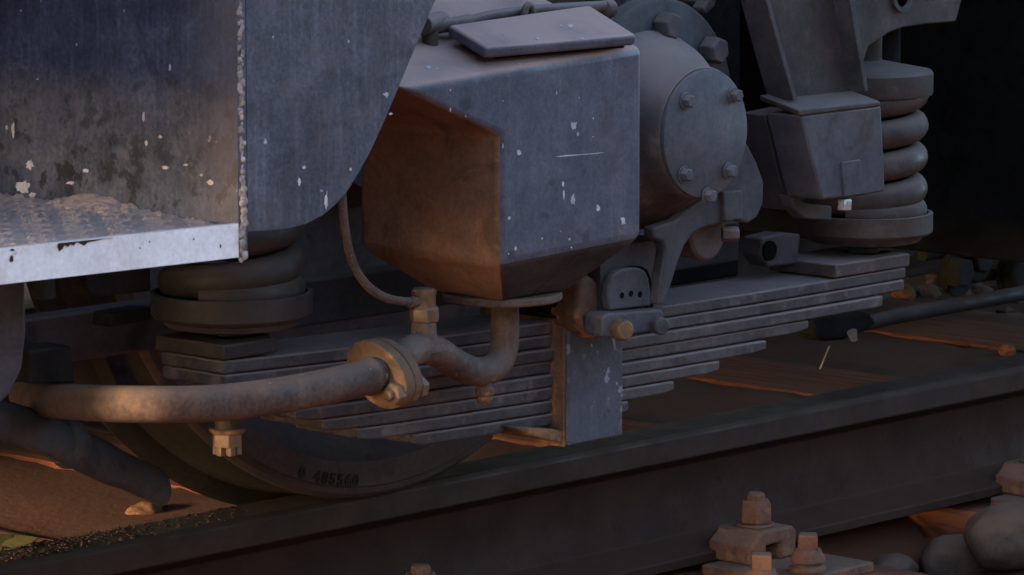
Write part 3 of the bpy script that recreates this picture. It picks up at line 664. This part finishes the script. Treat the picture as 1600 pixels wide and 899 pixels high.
# cast arm under the cover, its pad
arm = [(1160, 205), (1168, 225), (1182, 252), (1194, 285), (1193, 318), (1184, 340), (1170, 349), (1158, 347), (1150, 343), (1128, 350), (1100, 356), (1083, 366), (1070, 384), (1060, 410), (1048, 450), (1036, 478), (1029, 476), (1034, 430), (1040, 392), (1036, 378), (1022, 374), (1020, 356), (1034, 352), (1056, 345), (1085, 322), (1120, 300)]
arm_o = part(MB().prism(arm, -.475, .016), 'axle_box_arm', 'steel', ax, .003)
part(MB().prism([(1131, 300), (1160, 297), (1162, 342), (1133, 347)], -.482, .012), 'arm_pad', 'steel', ax, .002)
m = MB().lathe(P(1104, 366, -.44), (0, -1, 0), [(.030, -.03), (.032, 0), (.028, .004)], 32); m.hexn(P(1128, 366, -.455), (.6, -.5, 0), .0095, .02); part(m, 'lower_boss', 'house', ax, .001)
# lower guide block with three-hole pad and clamp
blk = part(MB().prism([(938, 392), (1040, 372), (1038, 420), (1034, 486), (938, 502)], -.435, .08), 'guide_block', 'steel', label='dark casting above the spring buckle')
pad = [(953, 486), (950, 462), (952, 445), (958, 431), (968, 423), (984, 419), (1000, 419), (1009, 424), (1014, 436), (1017, 455), (1018, 478)]
part(MB().prism([(a*1.0+(a-985)*.10, b_+(b_-455)*.08) for a, b_ in pad], -.4365, .01), 'pad_recess', 'hole', blk)  # near-black plate, a recess's shade put into the colour
part(MB().prism(pad, -.447, .012), 'pad', 'cover', blk, .0025)
for (a, b_) in ((972, 462), (986, 459), (1000, 460)):
    c = P(a, b_, -.4472); part(MB().lathe(c, (0, -1, 0), [(.0036, -.001), (.0036, .0003)], 14), 'hole', 'hole', blk)  # dark disc in place of a hole, shade in its colour
part(MB().prism([(942, 496), (950, 490), (1034, 484), (1038, 488), (1038, 512), (1032, 516), (958, 528), (942, 526)], -.462, .03), 'clamp_plate', 'footm', blk, .003)
c = P(966, 514, -.463); m = MB(); m.lathe(c, (-.3, -1, 0), [(.0125, 0), (.0125, .012), (.010, .017)], 24); part(m, 'clamp_bolt', 'brass', blk, .0008)
c = P(1026, 508, -.463); m = MB(); m.lathe(c, (-.3, -1, 0), [(.0105, 0), (.0105, .011), (.0085, .014)], 24); part(m, 'clamp_bolt', 'steel', blk, .0008)
part(MB().prism([(905, 440), (920, 428), (936, 440), (940, 480), (946, 505), (942, 524), (926, 532), (910, 520), (900, 492), (905, 470)], -.430, .045), 'rusty_lug', 'rusty', blk, .010, segs=3)
part(MB().prism([(872, 500), (870, 455), (885, 425), (945, 385), (948, 410), (942, 500)], -.40, .07), 'support_casting', 'dark', blk, .004)
part(MB().prism([(1190, 372), (1222, 364), (1252, 366), (1250, 384), (1246, 413), (1200, 418), (1188, 400)], -.33, .03), 'link_lug', 'steel', blk, .003)
part(MB().lathe(P(1202, 392, -.332), (0, -1, 0), [(.0125, -.001), (.0125, .002)], 20), 'hole', 'hole', blk)  # flat dark disc painted as the shade inside a hole

# ---- horn bracket in front of the right coil
YH = -.475
m = MB(); col_pts = [(1170, -120), (1300, -120), (1324, 0), (1352, 142), (1243, 158), (1192, 0)]
m.prism(col_pts, YH+.02, .025)
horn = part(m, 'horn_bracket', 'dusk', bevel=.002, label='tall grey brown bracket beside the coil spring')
m = MB(); m.prism([(1318, -60), (1326, -60), (1357, 142), (1351, 143)], YH-.005, .05); m.prism([(1180, -60), (1186, -60), (1246, 156), (1240, 158)], YH+.0, .04); part(m, 'bracket_rib', 'steel', horn, .001)
foot = [(1252, 181), (1377, 165), (1384, 299), (1350, 306), (1285, 313)]
A = [P(a, b_, YH-.02) for a, b_ in foot]; 
m = MB(); m.loft(A, [p+Vector((0, .055, 0)) for p in A]); 
ft = part(m, 'bracket_foot', 'footm', horn, .003)
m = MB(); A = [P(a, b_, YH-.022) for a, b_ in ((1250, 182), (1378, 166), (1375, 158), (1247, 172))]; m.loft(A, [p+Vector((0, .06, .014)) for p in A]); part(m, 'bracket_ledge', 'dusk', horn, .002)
m = MB(); m.prism([(1316, 254), (1345, 249), (1348, 304), (1320, 308)], YH-.023, .004); part(m, 'lock_plate', 'footm', horn, .0015)
m = MB(); m.hexn(P(1319, 328, YH-.01), (0, 0, 1), .0095, .014); part(m, 'bright_bolt', 'silver', horn, .0008)
gus = [(1312, -120), (1530, -120), (1503, 0), (1494, 34), (1448, 38), (1412, 43), (1388, 52), (1372, 64), (1358, 72), (1348, 100), (1330, 0)]
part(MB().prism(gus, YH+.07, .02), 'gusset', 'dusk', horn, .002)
m = MB(); m.lathe(P(1408, -6, YH+.068), (0, -1, 0), [(.020, 0), (.020, .004), (.014, .004), (.014, .0)], 32); part(m, 'boss_ring', 'steel', horn)
part(MB().cyl(P(1385, 40, YC), P(1385, 110, YC), .018, 24), 'spring_guide', 'dark', horn)
m = MB(); m.prism([(1195, 180), (1245, 170), (1275, 300), (1230, 330)], YH+.05, .04); part(m, 'bracket_side', 'steel', horn, .002)
part(MB().prism([(1235, 305), (1262, 318), (1300, 322), (1300, 345), (1258, 342), (1240, 325)], YH+.03, .02), 'bracket_tail', 'steel', horn, .002)

# ---- frame, beams, floor above
def bx(a, b_, name, mat='dark', par=None, bev=.004, label=None): return part(MB().box(a, b_), name, mat, par, bev, label)
fz = P(520, 505, -.20).z; fz1 = P(520, 432, -.20).z
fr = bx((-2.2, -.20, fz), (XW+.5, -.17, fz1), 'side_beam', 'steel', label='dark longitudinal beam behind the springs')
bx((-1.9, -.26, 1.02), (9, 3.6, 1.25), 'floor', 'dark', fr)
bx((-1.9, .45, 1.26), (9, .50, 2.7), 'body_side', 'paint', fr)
bx((-2.05, -.80, .60), (-1.95, 3.6, 3.4), 'front_sun_blocker', 'dark', fr)  # added out of view to keep the sun off the side plate
bx((-1.56, -.33, .10), (-1.53, .12, .50), 'pipe_shade_panel', 'dim', fr)  # added out of view to shade the pipe's left end
bx((-2.0, -.08, .27), (-1.96, 3.5, .60), 'low_sun_blocker', 'dark', fr)  # added out of view to keep low sun off wheel and ground
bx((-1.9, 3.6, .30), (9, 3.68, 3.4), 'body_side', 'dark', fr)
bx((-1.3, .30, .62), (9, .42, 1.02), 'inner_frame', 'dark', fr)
bx((-1.5, 1.75, .26), (9, 1.83, 1.02), 'far_frame', 'hole', fr)  # far frame and cross beams near-black, the dark gap painted in
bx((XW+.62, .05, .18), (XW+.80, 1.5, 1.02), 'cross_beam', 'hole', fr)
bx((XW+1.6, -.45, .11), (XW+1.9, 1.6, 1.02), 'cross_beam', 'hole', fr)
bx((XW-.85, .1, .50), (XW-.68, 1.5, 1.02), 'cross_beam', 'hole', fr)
for (a, b_, r_) in (((1440, 395), (1640, 372), .016), ((1470, 440), (1640, 418), .011)):
    part(MB().tube([P(*a, 1.0), P(*b_, 1.0)], r_, 16), 'brake_pipe', 'dim', fr)
for (a, b_) in ((1520, 402), (1578, 428), (1490, 425)):
    m = MB(); m.hexn(P(a, b_, .96), (0, -1, 0), .03, .03, .3); m.lathe(P(a, b_, .98), (0, -1, 0), [(.045, 0), (.045, .015)], 24); part(m, 'pipe_joint', 'dim', fr, .002)
# top beam behind the clamp bar
part(MB().prism([(985, -60), (1120, -60), (1112, 0), (1098, 10), (1060, 2), (1020, 8), (990, 22), (975, 40), (970, 30), (980, 8)], -.36, .05), 'frame_casting', 'steel', fr, .003)
part(MB().prism([(1110, -60), (1125, -60), (1118, 10), (1104, 22), (1100, 14), (1108, 0)], -.40, .02), 'frame_rib', 'steel', fr, .002)
# left side gear in the dark
m = MB().prism([(-120, 395), (40, 420), (42, 520), (36, 575), (18, 615), (-10, 642), (-60, 655), (-120, 655)], -.50, .05)
hang = part(m, 'step_hanger', 'steel', bevel=.004, label='dark upright hanger at the left edge below the step')
part(MB().prism([(66, 400), (84, 400), (88, 466), (70, 470)], -.30, .02), 'strap', 'dim', hang, .001)
part(MB().prism([(134, 400), (236, 400), (236, 455), (160, 464), (142, 460), (136, 450)], -.28, .03), 'bracket', 'dim', hang, .002)
part(MB().prism([(175, 490), (236, 480), (236, 500), (172, 512)], -.25, .03), 'bracket', 'dim', hang, .002)
part(MB().prism([(45, 548), (112, 540), (118, 600), (48, 600)], -.25, .04), 'brake_block', 'dim', hang, .003)
m = MB()
A = [(156, 538), (190, 534), (232, 640), (205, 650)]; m.prism(A, -.10, .03); part(m, 'brake_strap', 'dim', hang, .002)
# rod on the right with its bright nozzle
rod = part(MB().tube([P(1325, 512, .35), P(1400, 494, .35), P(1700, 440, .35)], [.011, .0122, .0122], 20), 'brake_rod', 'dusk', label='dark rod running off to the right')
m = MB().prism([(1270, 497), (1300, 490), (1360, 488), (1372, 506), (1350, 520), (1320, 532), (1285, 534), (1272, 520)], .30, .04); part(m, 'rod_bracket', 'dark', rod, .006)
part(MB().cyl(P(1331, 518, .28), P(1335, 532, .28), .008, 14, .005), 'nozzle', 'silver', rod)
